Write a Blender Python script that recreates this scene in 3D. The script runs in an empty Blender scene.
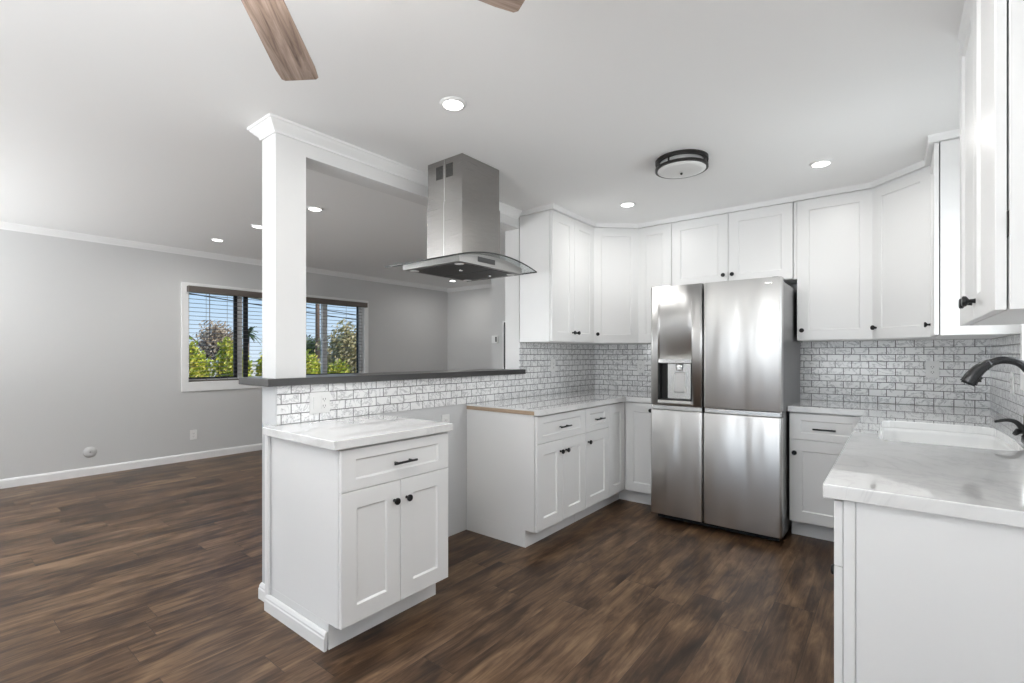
import bpy, bmesh, math, random
from mathutils import Vector, Matrix
C = bpy.context.scene.collection
SC = bpy.context.scene
R = math.radians
# ---------------------------------------------------------------- camera, world, sun, exposure
cam_d = bpy.data.cameras.new('camera'); cam = bpy.data.objects.new('camera', cam_d); C.objects.link(cam)
cam.location = (2.4447, -4.4677, 1.2682); cam.rotation_euler = (R(90), 0, 0.67066)
cam_d.sensor_width = 36; cam_d.lens = 483.62 / 1024 * 36
cam_d.shift_y = (355.09 - 341.5) / 1024
cam_d.clip_start = 0.02; cam_d.clip_end = 300
SC.camera = cam
SC.view_settings.view_transform = 'Standard'; SC.view_settings.look = 'None'
SC.view_settings.gamma = 1; SC.view_settings.use_curve_mapping = False
SC.view_settings.exposure = 0.16
try:
    SC.cycles.use_denoising = True
    SC.cycles.max_bounces = 12; SC.cycles.diffuse_bounces = 6; SC.cycles.glossy_bounces = 4
    SC.cycles.transparent_max_bounces = 24
    SC.cycles.sample_clamp_indirect = 8
except Exception: pass
SKY, CAN_W, FAN_S, FILL_W = 1.0, 3.2, 50.0, 104.0
w = bpy.data.worlds.new('world'); SC.world = w; w.use_nodes = True
nt = w.node_tree; nt.nodes.clear()
geo = nt.nodes.new('ShaderNodeTexCoord'); sp_ = nt.nodes.new('ShaderNodeSeparateXYZ'); nt.links.new(geo.outputs['Generated'], sp_.inputs[0])
rp = nt.nodes.new('ShaderNodeValToRGB'); nt.links.new(sp_.outputs[2], rp.inputs[0])
el = rp.color_ramp.elements; el[0].position = 0.0; el[0].color = (.70, .82, .95, 1); el[1].position = .55; el[1].color = (.16, .36, .78, 1)
e3 = el.new(.16); e3.color = (.42, .65, .92, 1)
bg = nt.nodes.new('ShaderNodeBackground'); bg.inputs[1].default_value = SKY
nt.links.new(rp.outputs[0], bg.inputs[0])
wo = nt.nodes.new('ShaderNodeOutputWorld')
nt.links.new(bg.outputs[0], wo.inputs[0])
sd = bpy.data.lights.new('sun', 'SUN'); sd.energy = 3.2; sd.angle = R(0.6); sd.color = (1, .95, .86)
sun = bpy.data.objects.new('sun', sd); C.objects.link(sun)
sun.rotation_euler = Vector((0.80, 0.30, 0.85)).to_track_quat('Z', 'Y').to_euler()
# daylight: area lamps added at the unseen openings to brighten the rooms
def fill_lamp(loc, rot, sx, sy, e):
    d = bpy.data.lights.new('fill_lamp', 'AREA'); d.shape = 'RECTANGLE'; d.size = sx; d.size_y = sy; d.energy = e; d.color = (.955, .98, 1)
    o = bpy.data.objects.new('fill_lamp', d); C.objects.link(o); o.location = loc; o.rotation_euler = rot
fill_lamp((1.35, -6.72, 1.05), (R(171), 0, 0), 2.4, 2.0, FILL_W * 1.15)
fill_lamp((-2.95, -6.72, 1.40), (R(170), 0, 0), 2.0, 1.3, FILL_W * 2.5)
fill_lamp((3.07, -1.46, 1.62), (R(90), 0, R(90)), .62, .85, FILL_W * .10)

# ---------------------------------------------------------------- materials
def mat(name, col=(.8, .8, .8), rough=.5, metal=0., **kw):
    m = bpy.data.materials.new(name); m.use_nodes = True
    b = m.node_tree.nodes['Principled BSDF']
    b.inputs['Base Color'].default_value = (*col, 1); b.inputs['Roughness'].default_value = rough
    b.inputs['Metallic'].default_value = metal
    for k, v in kw.items():
        b.inputs[k.replace('_', ' ')].default_value = v
    return m
class NB:
    def __init__(s, m): s.t = m.node_tree; s.b = s.t.nodes['Principled BSDF']
    def n(s, typ, **kw):
        nd = s.t.nodes.new('ShaderNode' + typ)
        for k, v in kw.items(): setattr(nd, k, v)
        return nd
    def l(s, a, b): s.t.links.new(a, b)
    def set(s, sock, v):
        if hasattr(v, 'is_output') or isinstance(v, bpy.types.NodeSocket): s.l(v, sock)
        else: sock.default_value = v
    def math(s, op, a, b=0., c=None):
        nd = s.n('Math', operation=op); s.set(nd.inputs[0], a); s.set(nd.inputs[1], b)
        if c is not None: s.set(nd.inputs[2], c)
        return nd.outputs[0]
    def comb(s, x, y, z=0.):
        nd = s.n('CombineXYZ'); s.set(nd.inputs[0], x); s.set(nd.inputs[1], y); s.set(nd.inputs[2], z); return nd.outputs[0]
    def pos(s):
        tc = s.n('TexCoord'); sp = s.n('SeparateXYZ'); s.l(tc.outputs['Object'], sp.inputs[0]); return tc.outputs['Object'], sp.outputs
    def noise(s, vec, scale, detail=2., rough=.5, dist=0.):
        nd = s.n('TexNoise'); s.l(vec, nd.inputs['Vector']); nd.inputs['Scale'].default_value = scale
        nd.inputs['Detail'].default_value = detail; nd.inputs['Roughness'].default_value = rough; nd.inputs['Distortion'].default_value = dist
        return nd.outputs['Fac']
    def ramp(s, fac, stops):
        nd = s.n('ValToRGB'); s.l(fac, nd.inputs[0]); e = nd.color_ramp.elements
        while len(e) < len(stops): e.new(.5)
        for q, (p, c) in zip(e, stops): q.position = p; q.color = (*c, 1) if len(c) == 3 else c
        return nd.outputs[0]
    def mix(s, fac, a, b, mode='MIX'):
        nd = s.n('Mix', data_type='RGBA', blend_type=mode)
        s.set(nd.inputs[0], fac)
        for i, v in ((6, a), (7, b)):
            if isinstance(v, tuple): nd.inputs[i].default_value = (*v, 1)
            else: s.l(v, nd.inputs[i])
        return nd.outputs[2]
    def bump(s, h, strength=.3, dist=.002):
        nd = s.n('Bump'); s.l(h, nd.inputs['Height']); nd.inputs['Strength'].default_value = strength
        nd.inputs['Distance'].default_value = dist; s.l(nd.outputs[0], s.b.inputs['Normal'])
def painted(name, col, rough, sc=60., st=.05):
    m = mat(name, col, rough); n = NB(m); v, _ = n.pos(); n.bump(n.noise(v, sc, 3), st, .002); return m
M = {}
M['wall'] = painted('grey_wall_paint', (.60, .60, .595), .6)
M['kwall'] = painted('light_grey_paint', (.76, .76, .755), .55)
M['halfwall'] = painted('grey_half_wall_paint', (.62, .625, .63), .55)
M['ceil'] = painted('ceiling_paint', (.88, .88, .875), .7, 90, .04)
M['trim'] = painted('white_trim_paint', (.84, .84, .835), .35, 30, .02)
M['cab'] = painted('white_cabinet_paint', (.83, .83, .825), .33, 25, .015)
M['black'] = mat('black_hardware', (.012, .012, .013), .35, .4)
M['plastic'] = mat('white_plastic', (.82, .82, .81), .35)
M['slot'] = mat('dark_slot', (.05, .05, .05), .5)
M['barpaint'] = painted('charcoal_bar_paint', (.062, .061, .06), .3, 30, .03)
M['enamel'] = mat('white_sink_enamel', (.76, .76, .755), .12)
M['gasket'] = mat('black_gasket', (.01, .01, .01), .6)
M['bronze'] = mat('dark_bronze_metal', (.035, .032, .03), .38, .6)
M['faucet'] = mat('black_steel', (.06, .06, .062), .25, .9)
M['vinyl'] = mat('white_window_vinyl', (.8, .8, .8), .4)
M['screen'] = mat('dark_window_screen_frame', (.03, .032, .036), .5)
M['slatm'] = mat('blind_slat', (.11, .10, .09), .5)
M['rail'] = mat('blind_headrail_taupe', (.13, .11, .095), .5)

def tile_mat(axis):
    m = mat('marble_subway_tile_' + axis, (.8, .8, .8), .14); n = NB(m); v, o = n.pos()
    u = o[0] if axis == 'x' else o[1]
    vec = n.comb(u, n.math('SUBTRACT', o[2], .9146))
    br = n.n('TexBrick'); n.l(vec, br.inputs['Vector'])
    for k, val in (('Scale', 1.), ('Mortar Size', .0023), ('Mortar Smooth', .12), ('Bias', 0.), ('Brick Width', .104), ('Row Height', .0512)):
        br.inputs[k].default_value = val
    br.inputs['Color1'].default_value = (1, 1, 1, 1); br.inputs['Color2'].default_value = (0, 0, 0, 1); br.inputs['Mortar'].default_value = (.5, .5, .5, 1)
    sh = n.n('VectorMath', operation='MULTIPLY_ADD'); n.l(br.outputs['Color'], sh.inputs[0]); sh.inputs[1].default_value = (3, 5, 7); n.l(v, sh.inputs[2])
    vein = n.noise(sh.outputs[0], 9, 5, .6, 1.6)
    line = n.math('ABSOLUTE', n.math('SUBTRACT', vein, .5))
    vc = n.ramp(line, [(0., (.50, .50, .51)), (.018, (.80, .80, .805)), (.05, (.92, .92, .92))])
    tint = n.mix(.04, vc, br.outputs['Color'], 'MULTIPLY')
    col = n.mix(br.outputs['Fac'], tint, (.12, .118, .115))
    n.l(col, n.b.inputs['Base Color'])
    rr = n.math('MULTIPLY_ADD', br.outputs['Fac'], .5, .14); n.l(rr, n.b.inputs['Roughness'])
    n.bump(n.math('SUBTRACT', 1., br.outputs['Fac']), .5, .0015)
    return m
M['tile_x'] = tile_mat('x'); M['tile_y'] = tile_mat('y')

def quartz():
    m = mat('white_veined_quartz', (.8, .8, .8), .04); n = NB(m); v, o = n.pos()
    a = n.noise(v, 2.3, 6, .62, 1.1); line = n.math('ABSOLUTE', n.math('SUBTRACT', a, .5))
    vc = n.ramp(line, [(0., (.72, .72, .72)), (.02, (.775, .775, .77)), (.08, (.80, .80, .795))])
    cl = n.ramp(n.noise(v, 5, 4), [(.3, (.97, .97, .97)), (.7, (1, 1, 1))])
    n.l(n.mix(1., vc, cl, 'MULTIPLY'), n.b.inputs['Base Color'])
    n.b.inputs['Coat Weight'].default_value = .8; n.b.inputs['Coat Roughness'].default_value = .015; n.b.inputs['Coat IOR'].default_value = 1.55
    return m
M['quartz'] = quartz()

def floor_mat():
    m = mat('brown_vinyl_plank', (.1, .07, .05), .36); n = NB(m); v, o = n.pos()
    PW, PL = .178, 1.22
    row = n.math('FLOOR', n.math('DIVIDE', o[0], PW))
    wn = n.n('TexWhiteNoise', noise_dimensions='1D'); n.l(row, wn.inputs['W'])
    yy = n.math('ADD', n.math('DIVIDE', o[1], PL), wn.outputs['Value'])
    colid = n.math('FLOOR', yy)
    w2 = n.n('TexWhiteNoise', noise_dimensions='2D'); n.l(n.comb(row, colid), w2.inputs['Vector'])
    sc = n.n('SeparateColor'); n.l(w2.outputs['Color'], sc.inputs[0])
    gx = n.math('MULTIPLY_ADD', w2.outputs['Value'], 17., o[0])
    gy = n.math('MULTIPLY_ADD', sc.outputs[0], 23., o[1])
    grain = n.noise(n.comb(n.math('MULTIPLY', gx, 12.), n.math('MULTIPLY', gy, 1.7)), 1.5, 6, .62, 1.2)
    fine = n.noise(n.comb(n.math('MULTIPLY', gx, 70.), n.math('MULTIPLY', gy, 2.6)), 1.5, 6, .7, .5)
    patch = n.noise(n.comb(n.math('MULTIPLY', gx, 3.2), n.math('MULTIPLY', gy, 1.3)), 1.7, 3, .55, .6)
    g = n.math('ADD', n.math('MULTIPLY', grain, .55), n.math('ADD', n.math('MULTIPLY', fine, .24), n.math('MULTIPLY', patch, .48)))
    g = n.math('ADD', g, n.math('MULTIPLY', n.math('SUBTRACT', sc.outputs[1], .5), .09))
    col = n.ramp(g, [(.45, (.016, .009, .006)), (.545, (.042, .023, .013)), (.62, (.082, .046, .025)), (.70, (.135, .080, .044)), (.80, (.22, .14, .08))])
    fx = n.math('FRACT', n.math('DIVIDE', o[0], PW)); fy = n.math('FRACT', yy)
    ex = n.math('LESS_THAN', n.math('MINIMUM', fx, n.math('SUBTRACT', 1., fx)), .009)
    ey = n.math('LESS_THAN', n.math('MINIMUM', fy, n.math('SUBTRACT', 1., fy)), .0013)
    e = n.math('MAXIMUM', ex, ey)
    col = n.mix(n.math('MULTIPLY', e, .6), col, (.02, .014, .01))
    n.l(col, n.b.inputs['Base Color'])
    n.l(n.math('MULTIPLY_ADD', grain, .14, .27), n.b.inputs['Roughness']); n.b.inputs['Specular IOR Level'].default_value = .25
    n.bump(n.math('SUBTRACT', n.math('MULTIPLY', fine, .5), e), .25, .0012)
    return m
M['floor'] = floor_mat()

def steel(name, col, rough, wave, vert=True, amp=.004):
    m = mat(name, col, rough, 1.); n = NB(m); v, o = n.pos()
    br = n.noise(n.comb(n.math('MULTIPLY', o[0], 1.), n.math('MULTIPLY', o[1], 1.), n.math('MULTIPLY', o[2], 90.)), 6, 2)
    n.l(n.math('MULTIPLY_ADD', br, .03, rough - .015), n.b.inputs['Roughness'])
    wv = n.noise(n.comb(n.math('MULTIPLY', o[0], 7.), n.math('MULTIPLY', o[1], 7.), n.math('MULTIPLY', o[2], 1.3)), 1., 1., .4)
    nd = n.n('Bump'); n.l(wv, nd.inputs['Height']); nd.inputs['Strength'].default_value = wave; nd.inputs['Distance'].default_value = amp * 10
    n.l(nd.outputs[0], n.b.inputs['Normal'])
    tg = n.n('Tangent', direction_type='RADIAL', axis='Z'); n.l(tg.outputs[0], n.b.inputs['Tangent']); n.b.inputs['Anisotropic'].default_value = .6; n.b.inputs['Anisotropic Rotation'].default_value = ROT
    return m
ROT = .25
M['steel'] = steel('brushed_stainless_steel', (.64, .635, .625), .33, .3)
M['steel_hood'] = steel('brushed_hood_steel', (.36, .347, .335), .27, .05)
M['steel_light'] = mat('bright_satin_steel', (.78, .78, .77), .25, .9)
M['steel_side'] = steel('grey_painted_fridge_side', (.22, .22, .225), .3, .05)
M['vent'] = mat('grey_vent_metal', (.07, .07, .068), .5, .5)
M['filter'] = mat('dark_metal_filter', (.10, .10, .10), .45, .8)
def gls(name, tint, refl=.5):
    m = bpy.data.materials.new(name); m.use_nodes = True; t = m.node_tree; t.nodes.clear()
    tr = t.nodes.new('ShaderNodeBsdfTransparent'); tr.inputs[0].default_value = (*tint, 1)
    gl = t.nodes.new('ShaderNodeBsdfGlossy'); gl.inputs['Roughness'].default_value = .02
    fr = t.nodes.new('ShaderNodeFresnel'); fr.inputs[0].default_value = 1.45
    mu = t.nodes.new('ShaderNodeMath'); mu.operation = 'MULTIPLY'; mu.inputs[1].default_value = refl
    mx = t.nodes.new('ShaderNodeMixShader'); o = t.nodes.new('ShaderNodeOutputMaterial')
    t.links.new(fr.outputs[0], mu.inputs[0]); t.links.new(mu.outputs[0], mx.inputs[0]); t.links.new(tr.outputs[0], mx.inputs[1]); t.links.new(gl.outputs[0], mx.inputs[2]); t.links.new(mx.outputs[0], o.inputs[0])
    return m
M['glass'] = gls('window_glass', (.97, .98, .98)); M['hoodglass'] = gls('smoked_hood_glass', (.88, .90, .90), .35)
M['glassedge'] = mat('dark_glass_edge', (.02, .022, .022), .15)
def emis(name, col, s):
    m = mat(name, (0, 0, 0), .5); b = m.node_tree.nodes['Principled BSDF']
    b.inputs['Emission Color'].default_value = (*col, 1); b.inputs['Emission Strength'].default_value = s; return m
M['lamp'] = emis('lit_lamp_lens', (1, .985, .96), 9.)
M['fanlamp'] = emis('lit_fan_globe', (1, .985, .965), FAN_S)
M['darkdoor'] = mat('added_dark_door', (.045, .03, .022), .4)
M['flushglass'] = mat('frosted_white_glass', (.72, .72, .71), .35)
def woodm(name, stops, axis_scale, sc=2.):
    m = mat(name, (.3, .2, .15), .55); n = NB(m); v, o = n.pos()
    ax = [n.math('MULTIPLY', o[i], axis_scale[i]) for i in range(3)]
    g = n.noise(n.comb(*ax), sc, 7, .65, 1.0)
    n.l(n.ramp(g, stops), n.b.inputs['Base Color']); n.bump(g, .25, .001); return m
M['blade'] = woodm('weathered_wood_blade', [(.3, (.10, .065, .05)), (.45, (.30, .22, .175)), (.6, (.46, .355, .295)), (.75, (.56, .45, .385))], (1.6, 30, 30), 1.4)
M['ply'] = woodm('plywood_edge', [(.3, (.30, .20, .13)), (.5, (.45, .33, .23)), (.7, (.56, .43, .31))], (6, 6, 120))
M['bark'] = woodm('bark', [(.3, (.05, .035, .025)), (.6, (.16, .11, .08)), (.8, (.25, .19, .14))], (20, 20, 3))
M['pole'] = woodm('pole_wood', [(.3, (.12, .07, .045)), (.6, (.25, .16, .11)), (.8, (.33, .22, .16))], (20, 20, 1))

# ---------------------------------------------------------------- mesh helpers
class MB:
    def __init__(s): s.bm = bmesh.new()
    def box(s, x0, x1, y0, y1, z0, z1, mi=0):
        v = [s.bm.verts.new((x, y, z)) for x in sorted((x0, x1)) for y in sorted((y0, y1)) for z in sorted((z0, z1))]
        for f in ((0, 1, 3, 2), (4, 6, 7, 5), (0, 4, 5, 1), (2, 3, 7, 6), (0, 2, 6, 4), (1, 5, 7, 3)):
            s.bm.faces.new([v[i] for i in f]).material_index = mi
        return s
    def prism(s, pts, z0, z1, mi=0):
        a = [s.bm.verts.new((x, y, z0)) for x, y in pts]; b = [s.bm.verts.new((x, y, z1)) for x, y in pts]
        n = len(pts)
        s.bm.faces.new(a[::-1]).material_index = mi; s.bm.faces.new(b).material_index = mi
        for i in range(n): s.bm.faces.new((a[i], a[(i + 1) % n], b[(i + 1) % n], b[i])).material_index = mi
        return s
    def prism_axis(s, pts, a0, a1, axis, mi=0):       # pts in the two other axes (in xyz order)
        def P(p, q):
            l = [p[0], p[1]]; l.insert(axis, q); return tuple(l)
        a = [s.bm.verts.new(P(p, a0)) for p in pts]; b = [s.bm.verts.new(P(p, a1)) for p in pts]; n = len(pts)
        s.bm.faces.new(a[::-1]).material_index = mi; s.bm.faces.new(b).material_index = mi
        for i in range(n): s.bm.faces.new((a[i], a[(i + 1) % n], b[(i + 1) % n], b[i])).material_index = mi
        return s
    def sweep(s, path, prof, closed_prof=True):       # path xy, prof (out, z); out to the right-hand side of travel
        rings = []
        n = len(path)
        for i, p in enumerate(path):
            p = Vector(p)
            d0 = (p - Vector(path[i - 1])).normalized() if i > 0 else None
            d1 = (Vector(path[i + 1]) - p).normalized() if i < n - 1 else None
            d0 = d0 or d1; d1 = d1 or d0
            n0 = Vector((d0.y, -d0.x)); n1 = Vector((d1.y, -d1.x))
            m = (n0 + n1).normalized(); m /= max(.2, m.dot(n0))
            rings.append([s.bm.verts.new((p.x + m.x * o, p.y + m.y * o, z)) for o, z in prof])
        k = len(prof)
        for i in range(n - 1):
            for j in range(k):
                s.bm.faces.new((rings[i][j], rings[i][(j + 1) % k], rings[i + 1][(j + 1) % k], rings[i + 1][j]))
        s.bm.faces.new(rings[0]); s.bm.faces.new(rings[-1][::-1])
        return s
    def tube(s, pts, rad, seg=12, caps=True):
        pts = [Vector(p) for p in pts]; rad = rad if isinstance(rad, (list, tuple)) else [rad] * len(pts)
        rings = []; up = None
        for i, p in enumerate(pts):
            d = (pts[min(i + 1, len(pts) - 1)] - pts[max(i - 1, 0)]).normalized()
            if up is None: up = d.orthogonal().normalized()
            up = (up - d * up.dot(d)).normalized(); q = d.cross(up)
            rings.append([s.bm.verts.new(p + (up * math.cos(a) + q * math.sin(a)) * rad[i]) for a in [2 * math.pi * j / seg for j in range(seg)]])
        for i in range(len(pts) - 1):
            for j in range(seg):
                f = s.bm.faces.new((rings[i][j], rings[i][(j + 1) % seg], rings[i + 1][(j + 1) % seg], rings[i + 1][j])); f.smooth = True
        if caps: s.bm.faces.new(rings[0][::-1]); s.bm.faces.new(rings[-1])
        return s
    def lathe(s, prof, c=(0, 0, 0), seg=32, axis='z', smooth=True):
        rings = []
        for r, h in prof:
            ring = []
            for j in range(seg):
                a = 2 * math.pi * j / seg; x, y = r * math.cos(a), r * math.sin(a)
                if axis == 'z': q = (x, y, h)
                elif axis == 'y': q = (x, h, y)
                else: q = (h, x, y)
                ring.append(s.bm.verts.new((q[0] + c[0], q[1] + c[1], q[2] + c[2])))
            rings.append(ring)
        for i in range(len(rings) - 1):
            for j in range(seg):
                f = s.bm.faces.new((rings[i][j], rings[i][(j + 1) % seg], rings[i + 1][(j + 1) % seg], rings[i + 1][j])); f.smooth = smooth
        s.bm.faces.new(rings[0][::-1]); s.bm.faces.new(rings[-1])
        return s
    def build(s, name, m, parent=None, world=True, bevel=0, seg=2):
        bmesh.ops.remove_doubles(s.bm, verts=s.bm.verts, dist=1e-6)
        bmesh.ops.recalc_face_normals(s.bm, faces=s.bm.faces)
        me = bpy.data.meshes.new(name)
        if parent is not None and world:
            bpy.context.view_layer.update()
            s.bm.transform(world_of(parent).inverted())
        s.bm.to_mesh(me); s.bm.free()
        for q in (m if isinstance(m, (list, tuple)) else [m]): me.materials.append(q)
        o = bpy.data.objects.new(name, me); C.objects.link(o)
        if parent is not None: o.parent = parent
        if bevel:
            b = o.modifiers.new('bevel', 'BEVEL'); b.width = bevel; b.segments = seg; b.limit_method = 'ANGLE'; b.angle_limit = R(40); b.harden_normals = False
        return o
def world_of(o):
    m = Matrix.LocRotScale(o.location, o.rotation_euler, o.scale)
    return world_of(o.parent) @ m if o.parent else m
def thing(name, label, cat, loc=(0, 0, 0), rz=0., group=None):
    o = bpy.data.objects.new(name, None); C.objects.link(o); o.empty_display_size = .1
    o.location = loc; o.rotation_euler = (0, 0, rz); return tag(o, label, cat, group)
def tag(o, label, cat, group=None, kind=None):
    o['label'] = label; o['category'] = cat
    if group: o['group'] = group
    if kind: o['kind'] = kind
    return o
def struct(o, label=None, cat=None):
    o['kind'] = 'structure'
    if label: o['label'] = label
    if cat: o['category'] = cat
    return o
def cut(o, boxes_mb):
    c = boxes_mb.build('cutter', M['trim'])
    md = o.modifiers.new('cut', 'BOOLEAN'); md.operation = 'DIFFERENCE'; md.solver = 'EXACT'; md.object = c
    bpy.context.view_layer.update()
    dg = bpy.context.evaluated_depsgraph_get()
    me = bpy.data.meshes.new_from_object(o.evaluated_get(dg)); o.modifiers.remove(md)
    old = o.data; o.data = me; bpy.data.meshes.remove(old)
    cm = c.data; bpy.data.objects.remove(c); bpy.data.meshes.remove(cm)
    return o
def copy_tree(o, parent=None):
    c = o.copy(); C.objects.link(c)
    c.parent = parent if parent else None
    for ch in [q for q in bpy.data.objects if q.parent == o and q != c]: copy_tree(ch, c)
    return c

# ---------------------------------------------------------------- dimensions
XR, XL, YF, YB, YL = 2.94, -4.213, -6.6, 0.0, 1.956       # right wall, window wall, wall behind camera, kitchen back wall, far living wall
CT, CB = .9146, .876                                       # worktop top, cabinet box top
ZC = 2.45; TW = .146; YW = -3.30; YJ = -1.294; ZU, ZT = 1.375, 2.412
def zl(x): return ZC + (-x - .16) / 4.053 * .078            # living ceiling rises slightly to the window wall

# ---------------------------------------------------------------- structure
struct(MB().box(XL - .2, XR + .2, YF - .2, YL + .2, -.15, 0).build('floor', M['floor']), 'brown wood-look plank floor running through both rooms', 'floor')
b = MB(); b.box(-.16, XR + 1.6, YF - .8, YL + .2, ZC, ZC + .25)  # slab runs past the walls as unseen eaves added to block the sun
b.prism_axis([(XL - .9, zl(XL - .9)), (-.16, ZC), (-.16, ZC + .25), (XL - .9, ZC + .4)], YF - .8, YL + .8, 1)
struct(b.build('ceiling', M['ceil']), 'smooth white ceiling with recessed lights', 'ceiling')
# window wall of the living room
WY0, WY1, WZ0, WZ1 = -2.336, .120, .945, 2.07
b = MB(); b.box(XL - .14, XL, YF, WY0, 0, 2.54).box(XL - .14, XL, WY1, YL + .14, 0, 2.54).box(XL - .14, XL, WY0, WY1, 0, WZ0).box(XL - .14, XL, WY0, WY1, WZ1, 2.54)
struct(b.build('wall_left', M['wall']), 'grey living room wall with the wide window', 'wall')
struct(MB().box(XL, -1.42, YL, YL + .14, 0, 2.54).build('wall_far', M['wall']), 'grey wall at the far end of the living room', 'wall')
struct(MB().box(-1.42, -TW, 0, 0.14, 0, ZC + .03).box(-1.42, -1.30, 0.14, YL + .14, 0, ZC + .03).build('wall_hall', M['wall']), 'grey wall end with the thermostat beyond the pass-through', 'wall')
struct(MB().box(-TW, XR + .14, 0, .14, 0, ZC + .01).build('wall_back', M['kwall']), 'kitchen wall behind the fridge', 'wall')
# right wall with an unseen window added over the sink to let light in
SY0, SY1, SZ0, SZ1 = -1.80, -1.12, 1.18, 2.08
b = MB(); b.box(XR, XR + .14, YF, SY0, 0, ZC + .01).box(XR, XR + .14, SY1, 0, 0, ZC + .01).box(XR, XR + .14, SY0, SY1, 0, SZ0).box(XR, XR + .14, SY0, SY1, SZ1, ZC + .01)
struct(b.build('wall_right', M['kwall']), 'kitchen wall behind the sink', 'wall')
# wall behind the camera with a sliding door and window opening added to let light in
b = MB()
for x0, x1, z0, z1 in ((XL - .14, -4.0, 0, 2.54), (-4.0, -1.9, 0, .8), (-4.0, -1.9, 2.1, 2.54), (-1.9, .1, 0, 2.54), (.1, 2.6, 2.1, 2.54), (2.6, XR + .14, 0, 2.54)):
    b.box(x0, x1, YF - .14, YF, z0, z1)
struct(b.build('wall_front', M['kwall']), 'wall behind the photographer', 'wall')
d1 = struct(MB().box(-1.22, -.12, YF, YF + .02, 0, 2.1).build('door_1', M['darkdoor']), 'unseen dark wood door added behind the photographer for the fridge to reflect', 'door')  # added out of view as a dark shape for the fridge reflections
for z0, z1 in ((.2, .95), (1.1, 1.95)): shp = MB().box(-1.05, -.72, YF + .0202, YF + .03, z0, z1).box(-.62, -.29, YF + .0202, YF + .03, z0, z1).build('door_panel', M['darkdoor'], d1)
MB().tube([(-.2, YF + .02, 1.0), (-.2, YF + .07, 1.0), (-.32, YF + .07, 1.0)], .01, 10).build('door_handle', M['black'], d1)
# dividing wall: half wall, post, header, jamb
b = MB()
b.box(-TW, 0, YW, YJ, 0, 1.112)
struct(b.build('wall_half', M['halfwall']), 'white half wall under the charcoal bar ledge', 'wall')
b = MB(); b.box(-TW, 0, YW, -3.14, 1.112, ZC + .01).box(-TW, 0, -3.14, YJ, 2.316, ZC + .01).box(-TW, 0, YJ, 0, 0, ZC + .01)
struct(b.build('wall_divider', M['kwall']), 'white post and header between kitchen and living room', 'wall')
# raised bar top on the half wall
bar = MB().box(-.305, .034, -3.352, YJ + .0, 1.112, 1.150).box(.0, .034, YJ, YJ + .05, 1.112, 1.150)
bar = bar.build('bar_top', M['barpaint'], bevel=.003)
cut(bar, MB().box(-TW - .002, .002, YW - .002, -3.138, 1.0, 1.3))
tag(bar, 'long charcoal bar ledge on top of the tiled half wall', 'bar ledge')
# tile panels
b = MB(); b.box(0, .007, -3.315 + .02, -1.30, CT + .001, 1.1118)
o = struct(b.build('backsplash_half_wall', M['tile_y']), 'marble subway tile on the half wall under the bar', 'backsplash')
cut(o, MB().box(-.01, .02, -2.70, -1.935, .8, .917))
b = MB(); b.box(0, .007, YJ + .052, -.0, CT + .001, 1.40).box(0, .007, YJ, YJ + .052, 1.151, 1.40).box(0, .007, -1.30, YJ + .052, CT + .001, 1.111)
struct(b.build('backsplash_corner', M['tile_y']), 'marble subway tile under the left wall cabinets', 'backsplash')
struct(MB().box(.007, XR - .0, -.007, 0, CT + .001, 1.40).build('backsplash_back', M['tile_x']), 'marble subway tile on the back kitchen wall', 'backsplash')
b = MB(); b.box(XR - .007, XR, -2.89, -.007, CT + .001, 1.18).box(XR - .007, XR, -1.06, -.007, 1.18, 1.40).box(XR - .007, XR, -2.89, -1.86, 1.18, 1.40)
struct(b.build('backsplash_right', M['tile_y']), 'marble subway tile behind the faucet', 'backsplash')

# crown mouldings
def crown(z, s=1.):   # (out, z) profile
    P = [(0, -.062), (.010, -.062), (.012, -.052), (.018, -.046), (.030, -.036), (.044, -.024), (.052, -.014), (.060, -.010), (.062, 0), (0, 0)]
    return [(o * s, z + h * s) for o, h in P]
struct(MB().sweep([(-TW, YJ), (-TW, YW), (0, YW), (0, YJ - .02)][::-1][::-1], [(o * .88, z) for o, z in crown(ZC)]).build('trim_1', M['trim']), 'white crown moulding wrapping the top of the post and header', 'trim')
struct(MB().sweep([(XL, YF), (XL, YL)], crown(2.527)).build('trim_2', M['trim']), 'white crown moulding along the window wall', 'trim')
struct(MB().sweep([(XL, YL), (-1.42, YL)], crown(2.517)).build('trim_3', M['trim']), 'white crown moulding on the far living wall', 'trim')
P = [(0, ZT + .0005), (.0235, ZT + .0005), (.0245, ZC - .012), (.028, ZC), (0, ZC)]
struct(MB().sweep([(0, YJ), (.33, YJ), (.33, -.615), (.615, -.33), (2.322, -.33), (2.607, -.615), (2.607, -1.012), (XR, -1.012)], P).build('trim_4', M['trim']), 'thin white moulding along the tops of the wall cabinets', 'trim')
struct(MB().sweep([(2.655, -2.03), (2.655, -2.86), (XR, -2.86)], [(0, ZT), (.02, ZT), (.03, ZC), (0, ZC)]).build('trim_5', M['trim']), 'thin white moulding on top of the near wall cabinet', 'trim')
BP = [(0, 0), (.014, 0), (.014, .052), (.011, .058), (.011, .066), (.006, .078), (.003, .082), (0, .082)]
BPL = [(0, 0), (.014, 0), (.014, .07), (.008, .085), (0, .088)]
struct(MB().sweep([(XL, YF), (XL, YL)], BPL).build('baseboard_left', M['trim']), 'white baseboard under the window wall', 'baseboard')
struct(MB().sweep([(XL, YL), (-1.42, YL)], BPL).build('baseboard_far', M['trim']), 'white baseboard on the far living wall', 'baseboard')
struct(MB().sweep([(-TW, YJ), (-TW, YW), (-.0005, YW), (-.0005, -3.336), (.5345, -3.336)], BP).build('baseboard_peninsula', M['trim']), 'stepped white baseboard around the end of the half wall and cabinet', 'baseboard')
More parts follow.
